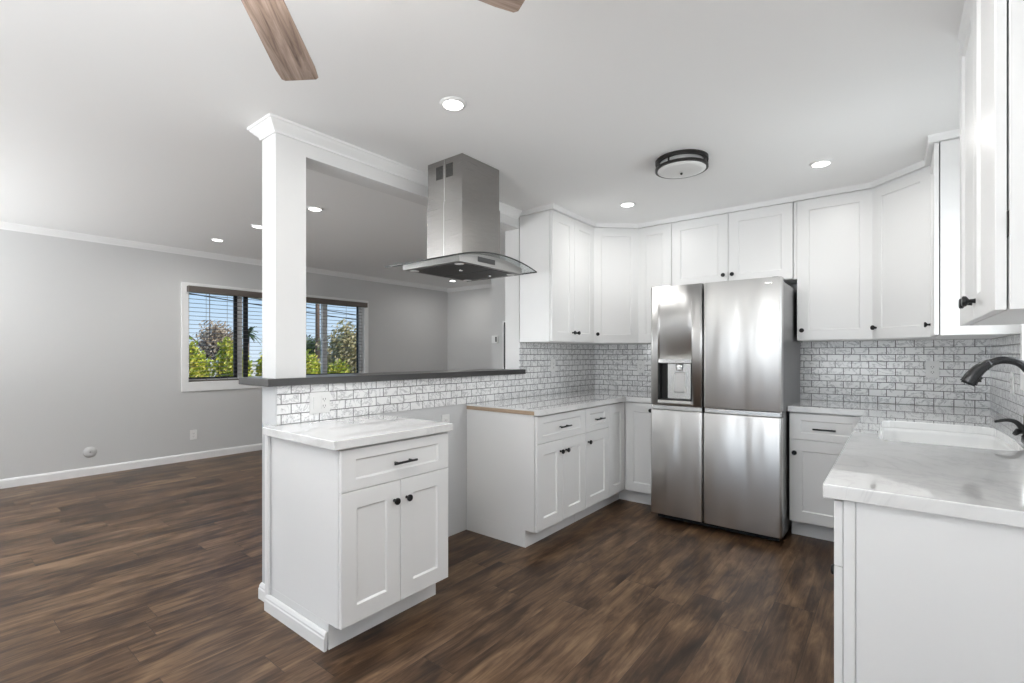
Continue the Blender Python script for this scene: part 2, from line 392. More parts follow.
struct(MB().sweep([(-.012, -3.30), (-.012, -3.338), (.006, -3.338), (.006, -3.332)], [(0, .083), (.007, .083), (.007, CB - .002), (0, CB - .002)]).build('trim_6', M['trim']), 'narrow white strip where the end cabinet meets the half wall', 'trim')

# ---------------------------------------------------------------- living room window
def window_x(name, xw, side, y0, y1, z0, z1, cas, mull, label, zsill=None):
    """opening in a wall whose inner face is x = xw; side = +1 when the room lies at larger x"""
    e = bpy.data.objects.new(name, None); C.objects.link(e); struct(e, label, 'window')
    e.location = (xw, (y0 + y1) / 2, z0)
    d = .018 * side; out = -.14 * side
    c = MB()
    c.box(xw, xw + d, y0 - cas, y0, z0 - cas * 1.6, z1 + cas).box(xw, xw + d, y1, y1 + cas, z0 - cas * 1.6, z1 + cas)
    c.box(xw, xw + d, y0, y1, z1, z1 + cas).box(xw, xw + d, y0, y1, z0 - cas * 1.6, z0)
    c.build('window_casing', M['trim'], e, bevel=.002)
    f = MB(); a, bb = xw + out * .98, xw + out * .55; t = .035
    f.box(a, bb, y0, y0 + t, z0, z1).box(a, bb, y1 - t, y1, z0, z1).box(a, bb, y0 + t, y1 - t, z0, z0 + t).box(a, bb, y0 + t, y1 - t, z1 - t, z1)
    for ym, wd in mull: f.box(a, bb, ym - wd / 2, ym + wd / 2, z0 + t, z1 - t)
    f.build('window_frame', M['vinyl'], e, bevel=.002)
    ys = [y0 + t] + [q for ym, wd in mull for q in (ym - wd / 2, ym + wd / 2)] + [y1 - t]
    xm = xw + out * .8
    for i in range(0, len(ys), 2):
        MB().box(xm - .002, xm + .002, ys[i], ys[i + 1], z0 + t, z1 - t).build('pane', M['glass'], e)
    return e
w1 = window_x('window_1', XL, 1, WY0, WY1, WZ0, WZ1, .07, [(-1.718, .062), (-.51, .075)], 'wide living room window in white casing behind the post')
b = MB()
for y, q in ((-1.772, .019), (-1.645, .026)): b.box(XL - .10, XL - .07, y - q, y + q, WZ0 + .03, WZ1 - .03)
b.box(XL - .10, XL - .07, .045, .062, WZ0 + .03, WZ1 - .03).box(XL - .10, XL - .07, WY0 + .03, -1.785, WZ0 + .03, WZ0 + .05)
b.box(XL - .10, XL - .07, -1.1, .05, WZ0 + .033, WZ0 + .045)
b.build('sash_frame', M['screen'], w1)
def blind(y0, y1, label, cords):
    t = thing('window_blind', label, 'blind', (XL + .03, (y0 + y1) / 2, 2.03), 0, 'slatted blinds on the living room window')
    h = MB().box(XL + .019, XL + .075, y0, y1, 2.025, 2.098).build('headrail', M['rail'], t, bevel=.003)
    s = MB(); z = 2.0; random.seed(4)
    while z > .975:
        s.prism_axis([(XL - .045, z), (XL - .02, z + .0045), (XL + .002, z), (XL - .02, z + .0010)], y0 + .035, y1 - .035 if y1 > 0 else y1 - .01, 1)
        z -= .0515
    s.build('slats', M['slatm'], t)
    MB().box(XL - .045, XL - .003, y0 + .035, y1 - .05, .9475, .962).build('bottom_rail', M['rail'], t)
    for y in cords: MB().tube([(XL - .002, y, .962), (XL - .002, y, 2.03)], .0022, 6).build('lift_cord', M['rail'], t)
    wnd = MB().tube([(XL + .012, y0 + .25, 1.45), (XL + .012, y0 + .25, 2.03)], .004, 8).build('tilt_wand', M['rail'], t)
    return t
blind(-2.356, -1.12, 'lowered slatted window blind with taupe headrail seen to the left of the post', (-2.14, -1.9, -1.45))
blind(-1.11, .135, 'lowered slatted window blind with taupe headrail seen to the right of the post', (-.9, -.2))
window_x('window_2', XR, -1, SY0, SY1, SZ0, SZ1, .05, [], 'unseen window added over the sink to let light in')  # opening added out of view as a light source
def window_y(name, x0, x1, z0, z1, mull, label):
    e = bpy.data.objects.new(name, None); C.objects.link(e); struct(e, label, 'window'); e.location = ((x0 + x1) / 2, YF, z0)
    f = MB(); t = .05; a, bb = YF - .1, YF - .05
    f.box(x0, x0 + t, a, bb, z0, z1).box(x1 - t, x1, a, bb, z0, z1).box(x0 + t, x1 - t, a, bb, z0, z0 + t).box(x0 + t, x1 - t, a, bb, z1 - t, z1)
    for m in mull: f.box(m - .04, m + .04, a, bb, z0 + t, z1 - t)
    f.build('window_frame', M['vinyl'], e)
    xs = [x0 + t] + [q for m in mull for q in (m - .04, m + .04)] + [x1 - t]
    for i in range(0, len(xs), 2): MB().box(xs[i], xs[i + 1], YF - .078, YF - .073, z0 + t, z1 - t).build('pane', M['glass'], e)
window_y('window_3', .1, 2.6, 0.0, 2.1, [1.35], 'unseen glass sliding door added behind the photographer to let light in')  # this glazing and the next are added out of view to light the rooms
window_y('window_4', -4.0, -1.9, .8, 2.1, [-2.95], 'unseen living room window added behind the photographer to let light in')

# ---------------------------------------------------------------- hardware, doors, cabinets (local: x width, front -y, z up)
def knob(parent, x, y, z):
    k = MB().lathe([(.0075, 0), (.0065, -.004), (.0055, -.014), (.011, -.0175), (.0155, -.021), (.016, -.027), (.0135, -.030)], (x, y, z), 20, 'y')
    return k.build('knob', M['black'], parent, world=False)
def pull(parent, x, y, z, L=.13):
    k = MB().tube([(x - L / 2, y - .030, z), (x + L / 2, y - .030, z)], .0055, 12)
    for s in (-1, 1): k.tube([(x + s * L * .32, y, z), (x + s * L * .32, y - .030, z)], .0045, 10)
    return k.build('pull', M['black'], parent, world=False)
def shaker(name, parent, x0, x1, z0, z1, y, st=.073, dp=.008, t=.02, sz=None):
    """shaker panel whose back is at y, front at y - t"""
    g = .0016; x0 += g; x1 -= g; z0 += g; z1 -= g; bm = bmesh.new(); f = y - t
    sz = sz or st
    def ring(i, yy):
        k = i if i < .01 else i - st + sz
        return [bm.verts.new(c) for c in ((x0 + i, yy, z0 + k), (x1 - i, yy, z0 + k), (x1 - i, yy, z1 - k), (x0 + i, yy, z1 - k))]
    rs = [ring(0, y - .0), ring(0, f + .0015), ring(.0015, f), ring(st, f), ring(st + .007, f + dp), ]
    for a, b2 in zip(rs, rs[1:]):
        for i in range(4): bm.faces.new((a[i], a[(i + 1) % 4], b2[(i + 1) % 4], b2[i]))
    bm.faces.new(rs[0][::-1]); bm.faces.new(rs[-1])
    m = MB(); m.bm.free(); m.bm = bm
    return m.build(name, M['cab'], parent, world=False)
def cabinet(name, label, loc, rz, wdt, dep, z0, z1, fronts, toe=False, group=None, hollow=False, extra=None):
    t = thing(name, label, 'cabinet', loc, rz, group)
    b = MB(); e = .0008
    if hollow:
        b.box(e, .018, -dep, -.004, z0, z1).box(wdt - .018, wdt - e, -dep, -.004, z0, z1).box(.018, wdt - .018, -dep, -.004, z0, z0 + .018)
        b.box(.018, wdt - .018, -dep, -dep + .018, z0 + .018, z1).box(.018, wdt - .018, -.02, -.004, z0 + .018, z1 - .3)
    else:
        b.box(e, wdt - e, -dep + .004, -.008 if z0 > 1 else -.002, z0, z1)
    b.build('cabinet_body', M['cab'], t, world=False, bevel=.0012, seg=1)
    if toe: MB().box(e, wdt - e, -dep + .075, -.002, 0, z0).build('toe_kick', M['cab'], t, world=False)
    for fr in fronts:
        kind, x0, x1, a, c, hw = fr
        d = shaker(kind, t, x0, x1, a, c, -dep - .001, st=(.068 if kind == 'drawer' else (.074 if x1 - x0 > .25 else .055)), sz=(.045 if kind == 'drawer' else None))
        if hw:
            if hw[0] == 'pull': pull(d, hw[1], -dep - .021, hw[2])
            else: knob(d, hw[1], -dep - .021, hw[2])
    return t
TK = .114; DT = CB - .008; SP = .687
# peninsula cabinet (front faces +x): origin on the wall line, local x = world +y
def div(y, x=0.0): return (x, y, 0)
R90 = R(90)
wP = .620
cabinet('base_cabinet', 'white free-standing end cabinet with one drawer and two doors at the half wall end', (0, -3.33, 0), R90, wP, .61, TK, CB,
        [('drawer', .0, wP, SP, DT, ('pull', wP / 2 + .01, .772)), ('door', 0, wP / 2, TK + .004, SP, ('knob', wP / 2 - .036, .597)), ('door', wP / 2, wP, TK + .004, SP, ('knob', wP / 2 + .036, .597))], toe=True)
# run of the divider
w1_ = .622
cabinet('base_cabinet', 'white base cabinet with wide drawer, two doors and bare side panel past the gap', (0, -1.921, 0), R90, w1_, .61, TK, CB,
        [('drawer', 0, w1_, SP, DT, ('pull', w1_ / 2, .775)), ('door', 0, w1_ / 2, TK + .004, SP, ('knob', w1_ / 2 - .036, .605)), ('door', w1_ / 2, w1_, TK + .004, SP, ('knob', w1_ / 2 + .036, .605))], toe=True)
w2_ = .377
cabinet('base_cabinet', 'narrow white base cabinet with small drawer over a single door beside the corner', (0, -1.298, 0), R90, w2_, .61, TK, CB,
        [('drawer', 0, w2_, SP, DT, ('pull', w2_ / 2, .775)), ('door', 0, w2_, TK + .004, SP, ('knob', .038, .615))], toe=True)
# L-shaped corner base cabinet
t = thing('corner_base_cabinet', 'white L-shaped corner base cabinet with full-height doors left of the fridge', 'cabinet', (0.01, -.01, 0))
Lp = lambda o, f: [(.002, -.92), (.61 - o, -.92), (.61 - o, -.61 + o), (.935, -.61 + o), (.935, -.002), (.002, -.002)]
MB().prism(Lp(0, 0), TK, CB).build('cabinet_body', M['cab'], t); MB().prism(Lp(.075, 0), 0, TK).build('toe_kick', M['cab'], t)
d = shaker('door', t, .635 - .01, .934 - .01, TK + .004, DT, -.611 + .01); knob(d, .858, -.621, .812)
d = shaker('door', t, 0, .288, TK + .004, DT, 0); d.location = (.601, -.92 + .01, 0); d.rotation_euler = (0, 0, R90)
# right of fridge
wr = .432
cabinet('base_cabinet', 'white base cabinet with drawer and door right of the fridge', (1.864, 0, 0), 0, wr, .61, TK, CB,
        [('drawer', 0, wr, SP, DT, ('pull', .207, .768)), ('door', 0, wr, TK + .004, SP, ('knob', .034, .597))], toe=True)
RN = -R90
def rcab(label, y0, y1, fronts, **k):   # y0 nearer the back wall
    return cabinet('base_cabinet', label, (XR, y0, 0), RN, y0 - y1, .608, TK, CB, fronts, toe=True, **k)
rcab('white blind corner base cabinet in the corner beside the sink cabinet', -.002, -1.06, [('door', .66, 1.058, TK + .004, DT, ('knob', 1.02, .8))])
ws = .94
rcab('white sink base cabinet with two doors below the sink', -1.061, -2.001, [('door', 0, ws / 2, TK + .004, DT, ('knob', ws / 2 - .036, .8)), ('door', ws / 2, ws, TK + .004, DT, ('knob', ws / 2 + .036, .8))], hollow=True)
rcab('white base cabinet with drawer and door next to the sink cabinet', -2.002, -2.560, [('drawer', 0, .558, SP, DT, ('pull', .279, .775)), ('door', 0, .558, TK + .004, SP, ('knob', .036, .6))])
t = rcab('white base cabinet ending the sink run, big plain side panel facing out', -2.561, -2.868, [('drawer', 0, .307, SP, DT, None), ('door', 0, .307, TK + .004, SP, ('knob', .036, .575))])
MB().box(2.362, XR - .002, -2.8735, -2.8682, .0, CB - .001).box(2.333, 2.3595, -2.8735, -2.8682, .0, CB - .001).build('side_panel', M['cab'], t, bevel=.001, seg=1)
MB().box(2.318, 2.324, -2.85, -2.80, .60, .64).build('hinge', M['gasket'], t)

# wall cabinets
wu = .68
cabinet('wall_cabinet', 'white wall cabinet with two doors beside the pass-through opening', (0, YJ, 0), R90, wu, .309, ZU, ZT,
        [('door', 0, wu / 2, ZU + .002, ZT + .001, ('knob', wu / 2 - .034, 1.455)), ('door', wu / 2, wu, ZU + .002, ZT + .001, ('knob', wu / 2 + .034, 1.455))])
def corner(label, x, mir, kx):
    t = thing('corner_wall_cabinet', label, 'cabinet', (x, 0, 0))
    S = -1 if mir else 1
    pts = [(x + S * px, py) for px, py in ((.008, -.008), (.008, -.612), (.309, -.612), (.612, -.309), (.612, -.008))]
    MB().prism(pts if not mir else pts[::-1], ZU, ZT).build('cabinet_body', M['cab'], t)
    L = math.hypot(.303, .303)
    p0 = Vector((S * .309, -.612)) if not mir else Vector((-.612, -.309))
    ang = R(45) if not mir else R(-45)
    d = shaker('door', t, .002, L - .002, ZU + .002, ZT + .001, -.001, st=.072)
    d.location = (p0.x, p0.y, 0); d.rotation_euler = (0, 0, ang); knob(d, kx, -.021, 1.455)
    return t
corner('white diagonal corner wall cabinet with one door at the left end of the back wall', 0, False, .036)
corner('white diagonal corner wall cabinet with one door above the sink corner', XR, True, .036)
cabinet('wall_cabinet', 'narrow white wall cabinet between the diagonal corner cabinet and the fridge', (.613, 0, 0), 0, .311, .309, ZU, ZT, [('door', 0, .311, ZU + .002, ZT + .001, ('knob', .277, 1.455))])
wf = .923
t = cabinet('wall_cabinet', 'short white two-door wall cabinet over the fridge', (.925, 0, 0), 0, wf, .309, 1.838, ZT,
        [('door', 0, wf / 2, 1.84, ZT + .001, ('knob', wf / 2 - .034, 1.915)), ('door', wf / 2, wf - .005, 1.84, ZT + .001, ('knob', wf / 2 + .034, 1.915))])
MB().box(1.849, 1.867, -.325, -.008, ZU + .46, ZT).build('filler_strip', M['cab'], t)
cabinet('wall_cabinet', 'tall white single-door wall cabinet right of the fridge', (1.868, 0, 0), 0, .458, .309, ZU, ZT, [('door', 0, .458, ZU + .002, ZT + .001, ('knob', .034, 1.450))])
cabinet('wall_cabinet', 'narrow white wall cabinet on the sink wall between corner cabinet and window', (XR, -.614, 0), RN, .396, .312, ZU, ZT, [('door', 0, .396, ZU + .002, ZT + .001, ('knob', .05, 1.45))])
t = thing('wall_cabinet', 'large white two-door wall cabinet on the sink wall nearest to the ceiling fan', 'cabinet', (XR, -2.03, 0), RN)
MB().box(.001, .818, -.285, -.008, ZU + .001, ZT).build('cabinet_body', M['cab'], t, world=False, bevel=.001, seg=1)
for x0, x1, kx in ((0, .405, .365), (.405, .81, .45)):
    d = shaker('door', t, x0, x1, ZU - .0, ZT + .001, -.289, st=.07); knob(d, kx, -.309, 1.43)
for z in (1.55, 2.12): MB().box(.79, .812, -.289, -.285, z, z + .06).build('hinge', M['bronze'], t, world=False)

# ---------------------------------------------------------------- worktops
tag(MB().prism([(.015, -3.372), (.650, -3.372), (.650, -2.695), (.008, -2.695), (.008, -3.301), (-.146, -3.301)], CB + .001, CT).build('countertop', M['quartz'], bevel=.003),
    'white quartz worktop slab on the end cabinet', 'countertop')
t = thing('countertop', 'L-shaped white quartz worktop with raw plywood end in the corner left of the fridge', 'countertop', (.3, -.3, CB))
MB().prism([(.008, -1.926), (.612, -1.926), (.612, -1.9255), (.650, -1.9255), (.650, -.650), (.947, -.650), (.947, -.008), (.008, -.008)], CT - .012, CT).build('quartz_slab', M['quartz'], t, bevel=.0015)
MB().prism([(.612, -1.9255), (.650, -1.9255), (.650, -.650), (.947, -.650), (.947, -.618), (.612, -.618)], CB + .001, CT - .0121).build('front_edge', M['quartz'], t)
o = MB().prism([(.008, -1.926), (.611, -1.926), (.611, -.617), (.947, -.617), (.947, -.008), (.008, -.008)], CB + .001, CT - .0125).build('plywood_base', M['ply'], t); o['label'] = 'raw plywood layer'
# sink run
def sink_outline(i=0.):
    x0, x1, y0, y1, r = 2.386 - i, 2.812 + i, -1.925 - i, -1.150 + i, .07 + i
    pts = []
    for cx, cy, a0 in ((x1 - r, y1 - r, 0), (x0 + r, y1 - r, 90), (x0 + r, y0 + r, 180), (x1 - r, y0 + r, 270)):
        for k in range(7):
            a = R(a0 + 15 * k); pts.append((cx + r * math.cos(a), cy + r * math.sin(a)))
    out = []
    for x, y in pts:
        if x > 2.7: x += .02 * max(0, 1 - ((y + 1.537) / .39) ** 2)
        out.append((x, y))
    yy = [-1.15 - .775 * k / 12 for k in range(1, 12)]
    # insert the bowed back edge between last and first
    k = [(x1 + .02 * max(0, 1 - ((y + 1.537) / .39) ** 2), y) for y in sorted([q for q in yy if y0 + r < q < y1 - r])]
    return out + k
slab = MB().prism([(1.857, -.008), (1.857, -.650), (2.288, -.650), (2.288, -2.896), (XR - .008, -2.896), (XR - .008, -.008)], CB + .001, CT).build('countertop', M['quartz'])
cut(slab, MB().prism(sink_outline(), .8, 1.0))
bv = slab.modifiers.new('bevel', 'BEVEL'); bv.width = .003; bv.segments = 2; bv.limit_method = 'ANGLE'; bv.angle_limit = R(40)
tag(slab, 'big L-shaped white veined quartz worktop around the sink', 'countertop')
t = thing('kitchen_sink', 'white undermount kitchen sink set into the quartz worktop', 'sink', (2.6, -1.537, .66))
bm = bmesh.new(); rings = []
def ringz(i, z): return [bm.verts.new((x, y, z)) for x, y in sink_outline(i)]
rings = [ringz(.02, CB + .0006), ringz(-.001, CB + .0006), ringz(-.004, CB - .02), ringz(-.022, .70), ringz(-.045, .674), ringz(-.068, .668)]
orings = [ringz(.02, CB - .018), ringz(.012, CB - .02), ringz(-.01, .69), ringz(-.05, .655)]
for rs in (rings, [rings[0]] + orings):
    for a, c in zip(rs, rs[1:]):
        for i in range(len(a)):
            f = bm.faces.new((a[i], a[(i + 1) % len(a)], c[(i + 1) % len(a)], c[i])); f.smooth = True
bm.faces.new(rings[-1]); bm.faces.new(orings[-1][::-1])
m = MB(); m.bm.free(); m.bm = bm; m.build('basin', M['enamel'], t)
MB().lathe([(.045, .668), (.045, .671), (.036, .672), (.034, .669)], (2.6, -1.54, 0), 28).build('drain', M['steel_light'], t)
# faucet
t = thing('faucet', 'black pull-down kitchen faucet curving over the white sink', 'faucet', (2.890, -1.53, CT + .0005))
MB().lathe([(.030, CT + .0005), (.030, CT + .012), (.024, CT + .022), (.023, CT + .10), (.018, CT + .125), (.017, CT + .13)], (2.890, -1.53, 0), 28).build('base', M['faucet'], t)
def smooth_path(pts, n=5):
    out = []
    P = [Vector(p) for p in pts]; P = [P[0]] + P + [P[-1]]
    for i in range(1, len(P) - 2):
        for k in range(n):
            u = k / n; a, b2, c, d2 = P[i - 1], P[i], P[i + 1], P[i + 2]
            out.append(.5 * ((2 * b2) + (-a + c) * u + (2 * a - 5 * b2 + 4 * c - d2) * u * u + (-a + 3 * b2 - 3 * c + d2) * u ** 3))
    out.append(P[-2]); return out
sp = smooth_path([(2.890, -1.53, CT + .125), (2.890, -1.53, 1.16), (2.880, -1.53, 1.205), (2.850, -1.53, 1.238), (2.803, -1.53, 1.247), (2.762, -1.53, 1.232)])
MB().tube(sp, [.0165] * (len(sp) - 6) + [.0165] * 6, 18).build('spout', M['faucet'], t)
hp = smooth_path([(2.768, -1.53, 1.235), (2.738, -1.53, 1.212), (2.714, -1.53, 1.180), (2.697, -1.53, 1.145)], 5)
n_ = len(hp)
h = MB().tube(hp, [.0175 + .0125 * (i / (n_ - 1)) ** .8 for i in range(n_)], 20).build('spray_head', M['faucet'], t)
MB().tube([hp[-1], hp[-1] + (hp[-1] - hp[-2]).normalized() * .006], .024, 20).build('nozzle', M['gasket'], h)
MB().box(2.728, 2.738, -1.540, -1.52, 1.150, 1.162).tube([(2.728, -1.53, 1.17), (2.742, -1.53, 1.166)], .006, 10).build('spray_button', M['gasket'], h)
hd = smooth_path([(2.862, -1.548, .945), (2.856, -1.56, .966), (2.838, -1.57, .988), (2.812, -1.57, .994), (2.775, -1.57, .984)], 5)
MB().tube(hd, [.013 - .008 * (i / (len(hd) - 1)) for i in range(len(hd))], 12).tube([(2.85, -1.555, .95), (2.835, -1.565, .936)], [.013, .008], 10).build('handle', M['gasket'], t)

# ---------------------------------------------------------------- refrigerator
FX0, FX1, FY, FS = .962, 1.859, -.883, 1.354
t = thing('refrigerator', 'stainless steel four-door refrigerator with ice and water dispenser', 'refrigerator', ((FX0 + FX1) / 2, -.45, 0))
MB().box(FX0 + .006, FX1 - .006, -.795, -.05, .035, 1.765).build('cabinet_body', M['steel_side'], t, bevel=.004)
b = MB()
b.box(FX0 + .03, FX1 - .03, -.80, -.76, .012, .06); b.build('toe_grille', M['gasket'], t)
for x in (FX0 + .08, FX1 - .08):
    for y in (-.70, -.12): MB().lathe([(.022, 0), (.022, .036)], (x, y, 0), 14).build('foot', M['gasket'], t)
MB().box(FX0 + .01, FX1 - .01, -.815, -.796, .07, 1.775).build('gasket', M['gasket'], t)
def fdoor(x0, x1, z0, z1, nm='door', edge=None):
    n = 20; pts = []
    ys0, d = -.816, .067   # back of the door and thickness at the middle
    r = .016
    pts.append((x0, ys0)); 
    for k in range(n + 1):
        u = k / n; x = x0 + (x1 - x0) * u
        e = min(u, 1 - u) * (x1 - x0)
        fy = ys0 - d + .0012 * (abs(2 * u - 1)) ** 2.5
        if e < r: fy += r - math.sqrt(max(0, r * r - (r - e) ** 2))
        pts.append((x, fy))
    pts.append((x1, ys0))
    # finer samples near the rounded edges
    fine = [(x0, ys0)]
    us = sorted(set([i / n for i in range(n + 1)] + [e * r / (x1 - x0) for e in (.05, .15, .3, .5, .75, 1)] + [1 - e * r / (x1 - x0) for e in (.05, .15, .3, .5, .75, 1)]))
    for u in us:
        x = x0 + (x1 - x0) * u; e = min(u, 1 - u) * (x1 - x0); fy = ys0 - d + .0012 * (abs(2 * u - 1)) ** 2.5
        if e < r: fy += r - math.sqrt(max(0, r * r - (r - e) ** 2))
        fine.append((x, fy))
    fine.append((x1, ys0))
    o = MB().prism(fine, z0, z1).build(nm, M['steel'], t)
    return o
dl = fdoor(FX0, FS - .003, .892, 1.787); dr = fdoor(FS + .003, FX1, .892, 1.787)
ll = fdoor(FX0, FS - .003, .060, .852); lr = fdoor(FS + .003, FX1, .060, .852)
for o in (dl, dr, ll, lr):
    for p_ in o.data.polygons: p_.use_smooth = abs(p_.normal.z) < .5
    bv = o.modifiers.new('bevel', 'BEVEL'); bv.width = .004; bv.segments = 2; bv.limit_method = 'ANGLE'; bv.angle_limit = R(50)
for o, x0, x1 in ((dl, FX0, FS - .003), (dr, FS + .003, FX1)):
    MB().box(x0 + .006, x1 - .006, -.868, -.818, .8535, .8905).build('pocket_handle', M['steel_light'], o, bevel=.006)
for o in (dl,): 
    mods = [m_ for m_ in o.modifiers]; 
    for m_ in mods: o.modifiers.remove(m_)
    cut(o, MB().box(1.022 - o.parent.location.x * 0 , 1.278, -.95, -.835, .930, 1.240))
t2 = dl
b = MB()   # dispenser insert
b.box(1.022, 1.278, -.8365, -.833, .930, 1.240).box(1.022, 1.034, -.884, -.8365, .930, 1.240).box(1.270, 1.278, -.884, -.8365, .930, 1.240)
b.box(1.034, 1.270, -.884, -.8365, .930, .938)
b.build('dispenser_recess', M['gasket'], t2)
MB().box(1.026, 1.276, -.8875, -.8365, 1.208, 1.240).build('control_strip', M['steel_light'], t2, bevel=.002)
o = MB().box(1.085, 1.262, -.850, -.8366, .939, 1.206).build('back_plate', M['steel_light'], t2, bevel=.003)
MB().lathe([(.030, 1.2075), (.030, 1.175), (.027, 1.165), (.029, 1.160), (.020, 1.150)], (1.178, -.872 + .022, 0), 24).build('nozzle', M['steel_light'], t2)
MB().prism_axis([(-.8502, 1.14), (-.862, 1.135), (-.872, .995), (-.860, .990), (-.8502, .99)], 1.140, 1.222, 0).build('paddle', M['steel'], t2, bevel=.002)
MB().box(FX1 - .10, FX1 - .055, -.8865, -.884, 1.745, 1.752).build('badge', M['steel_light'], dr)
for x in (FX0 + .03, FX1 - .09):
    MB().box(x, x + .07, -.85, -.70, 1.7885 if False else 1.7660, 1.7850).box(x + .02, x + .055, -.80, -.72, 1.785, 1.80).build('hinge_cover', M['bronze'], t)

# ---------------------------------------------------------------- range hood
HX0, HX1, HY0, HY1 = .165, .463, -2.437, -2.100; ym = (HY0 + HY1) / 2; xm = (HX0 + HX1) / 2
t = thing('range_hood', 'stainless steel island range hood with curved glass canopy hanging before the half wall', 'range hood', (xm, ym, ZC))
def shell(x0, x1, y0, y1, z0, z1, nm): return MB().box(x0, x1, y0, y1, z0, z1).build(nm, M['steel_hood'], t, bevel=.002)
up = shell(HX0, HX1, HY0, HY1, 2.185, ZC - .001, 'upper_chimney'); lo = shell(HX0 - .004, HX1 + .004, HY0 - .004, HY1 + .004, 1.858, 2.19, 'lower_chimney')
MB().box(xm - .0025, xm + .0025, HY0 - .0012, HY0, 2.19, ZC - .002).build('seam_strip', M['steel_light'], up)
MB().box(xm - .0025, xm + .0025, HY0 - .0052, HY0 - .004, 1.86, 2.188).build('seam_strip', M['steel_light'], lo)
for x0 in (xm - .072, xm + .014):
    g = MB()
    for i in range(9): g.box(x0, x0 + .056, HY0 - .0015, HY0 - .0002, 2.337 + i * .0088, 2.337 + i * .0088 + .0045)
    for i in range(7): g.box(x0 + i * .0088, x0 + i * .0088 + .003, HY0 - .0016, HY0 - .0002, 2.335, 2.414)
    g.build('vent_grille', M['vent'], up)
GX0, GX1, GY0, GY1, GE, GR = -.0 + .012, .632, -2.640, -1.925, 1.800, .052
gyc, ghw = (GY0 + GY1) / 2, (GY1 - GY0) / 2
def gz(y): return GE + GR * (1 - ((y - gyc) / ghw) ** 2)
N = 28; ys = [GY0 + (GY1 - GY0) * i / N for i in range(N + 1)]
b = MB(); b.prism_axis([(y, gz(y)) for y in ys] + [(y, gz(y) + .006) for y in ys[::-1]], GX0 + .002, GX1 - .002, 0)
g = b.build('glass_canopy', M['hoodglass'], t)
b = MB()
for x0, x1 in ((GX0, GX0 + .0025), (GX1 - .0025, GX1)): b.prism_axis([(y, gz(y) - .0006) for y in ys] + [(y, gz(y) + .0066) for y in ys[::-1]], x0, x1, 0)
for y0, y1 in ((GY0 - .002, GY0 + .001), (GY1 - .001, GY1 + .002)): b.box(GX0, GX1, y0, y1, GE - .0008, GE + .0068)
b.build('glass_edge', M['glassedge'], g)
BX0, BX1, BY0, BY1, BZ = .095, .575, -2.575, -2.010, 1.784
yb = [BY0 + (BY1 - BY0) * i / 16 for i in range(17)]
M['steel_body'] = mat('satin_hood_body', (.44, .43, .42), .38, .9)
bd = MB().prism_axis([(BY0, BZ), (BY1, BZ)] + [(y, max(BZ + .006, gz(y) - .001)) for y in yb[::-1]], BX0, BX1, 0).build('hood_body', M['steel_body'], t)
f = MB().box(BX0 + .03, BX1 - .03, BY0 + .03, ym - .004, BZ - .003, BZ - .0002).box(BX0 + .03, BX1 - .03, ym + .004, BY1 - .03, BZ - .003, BZ - .0002)
f.build('grease_filter', M['filter'], bd)
for x, y in ((BX0 + .05, BY0 + .05), (BX1 - .05, BY0 + .05), (BX0 + .05, BY1 - .05), (BX1 - .05, BY1 - .05)):
    MB().lathe([(.026, BZ - .006), (.028, BZ - .0032)], (x, y, 0), 20).build('hood_lamp', M['plastic'], bd)
for y in (ym - .13, ym + .13): MB().lathe([(.008, BZ - .016), (.012, BZ - .010), (.006, BZ - .0032)], (xm + .1, y, 0), 14).build('filter_knob', M['steel_light'], bd)
MB().box(BX1 - .0, BX1 + .002, -2.425, -2.275, 1.803, 1.832).build('control_panel', M['filter'], bd)

# ---------------------------------------------------------------- ceiling fixtures
def can(x, y, z, label, grp, k=1.):
    t = thing('recessed_light', label, 'recessed light', (x, y, z), 0, grp)
    MB().lathe([(.047, -.0085), (.061, -.003), (.063, -.0002)], (0, 0, 0), 36).build('trim_ring', M['plastic'], t, world=False)
    MB().lathe([(.040, -.0105), (.0465, -.0087)], (0, 0, 0), 36).build('lens', M['lamp'], t, world=False)
    ld = bpy.data.lights.new('can_light', 'AREA'); ld.shape = 'DISK'; ld.size = .08; ld.energy = CAN_W * (1.5 if x < 0 else 1.0); ld.color = (1, .985, .96); ld.spread = R(170)
    lo_ = bpy.data.objects.new('lamp', ld); C.objects.link(lo_); lo_.parent = t; lo_.location = (0, 0, -.013)
    return t
g1, g2 = 'recessed kitchen ceiling lights', 'recessed living room ceiling lights'
can(.816, -2.86, ZC, 'round recessed light in the ceiling right of the fan blade, largest in view', g1)
can(2.085, -.955, ZC, 'round recessed light above the wall cabinet right of the fridge', g1)
can(.802, -.942, ZC, 'round recessed light above the left corner cabinet', g1)
can(2.085, -2.86, ZC, 'round recessed light in the kitchen ceiling above the photographer', g1)
can(-1.289, -2.363, zl(-1.289), 'round recessed light seen through the pass-through just right of the post', g2)
can(-3.266, -2.362, zl(-3.266), 'round recessed light above the window wall, left of the post', g2)
can(-2.286, -2.375, zl(-2.286), 'round recessed light half hidden behind the left edge of the post', g2)
can(-3.35, 1.24, zl(-3.35), 'round recessed light far off under the range hood near the living room corner', g2)
can(-1.289, -4.7, zl(-1.289), 'round recessed light added out of view to brighten the living room, nearer the post side', g2)  # this lamp and the next are added to brighten the living room
can(-3.266, -4.7, zl(-3.266), 'round recessed light added out of view to brighten the living room, nearer the window wall', g2)
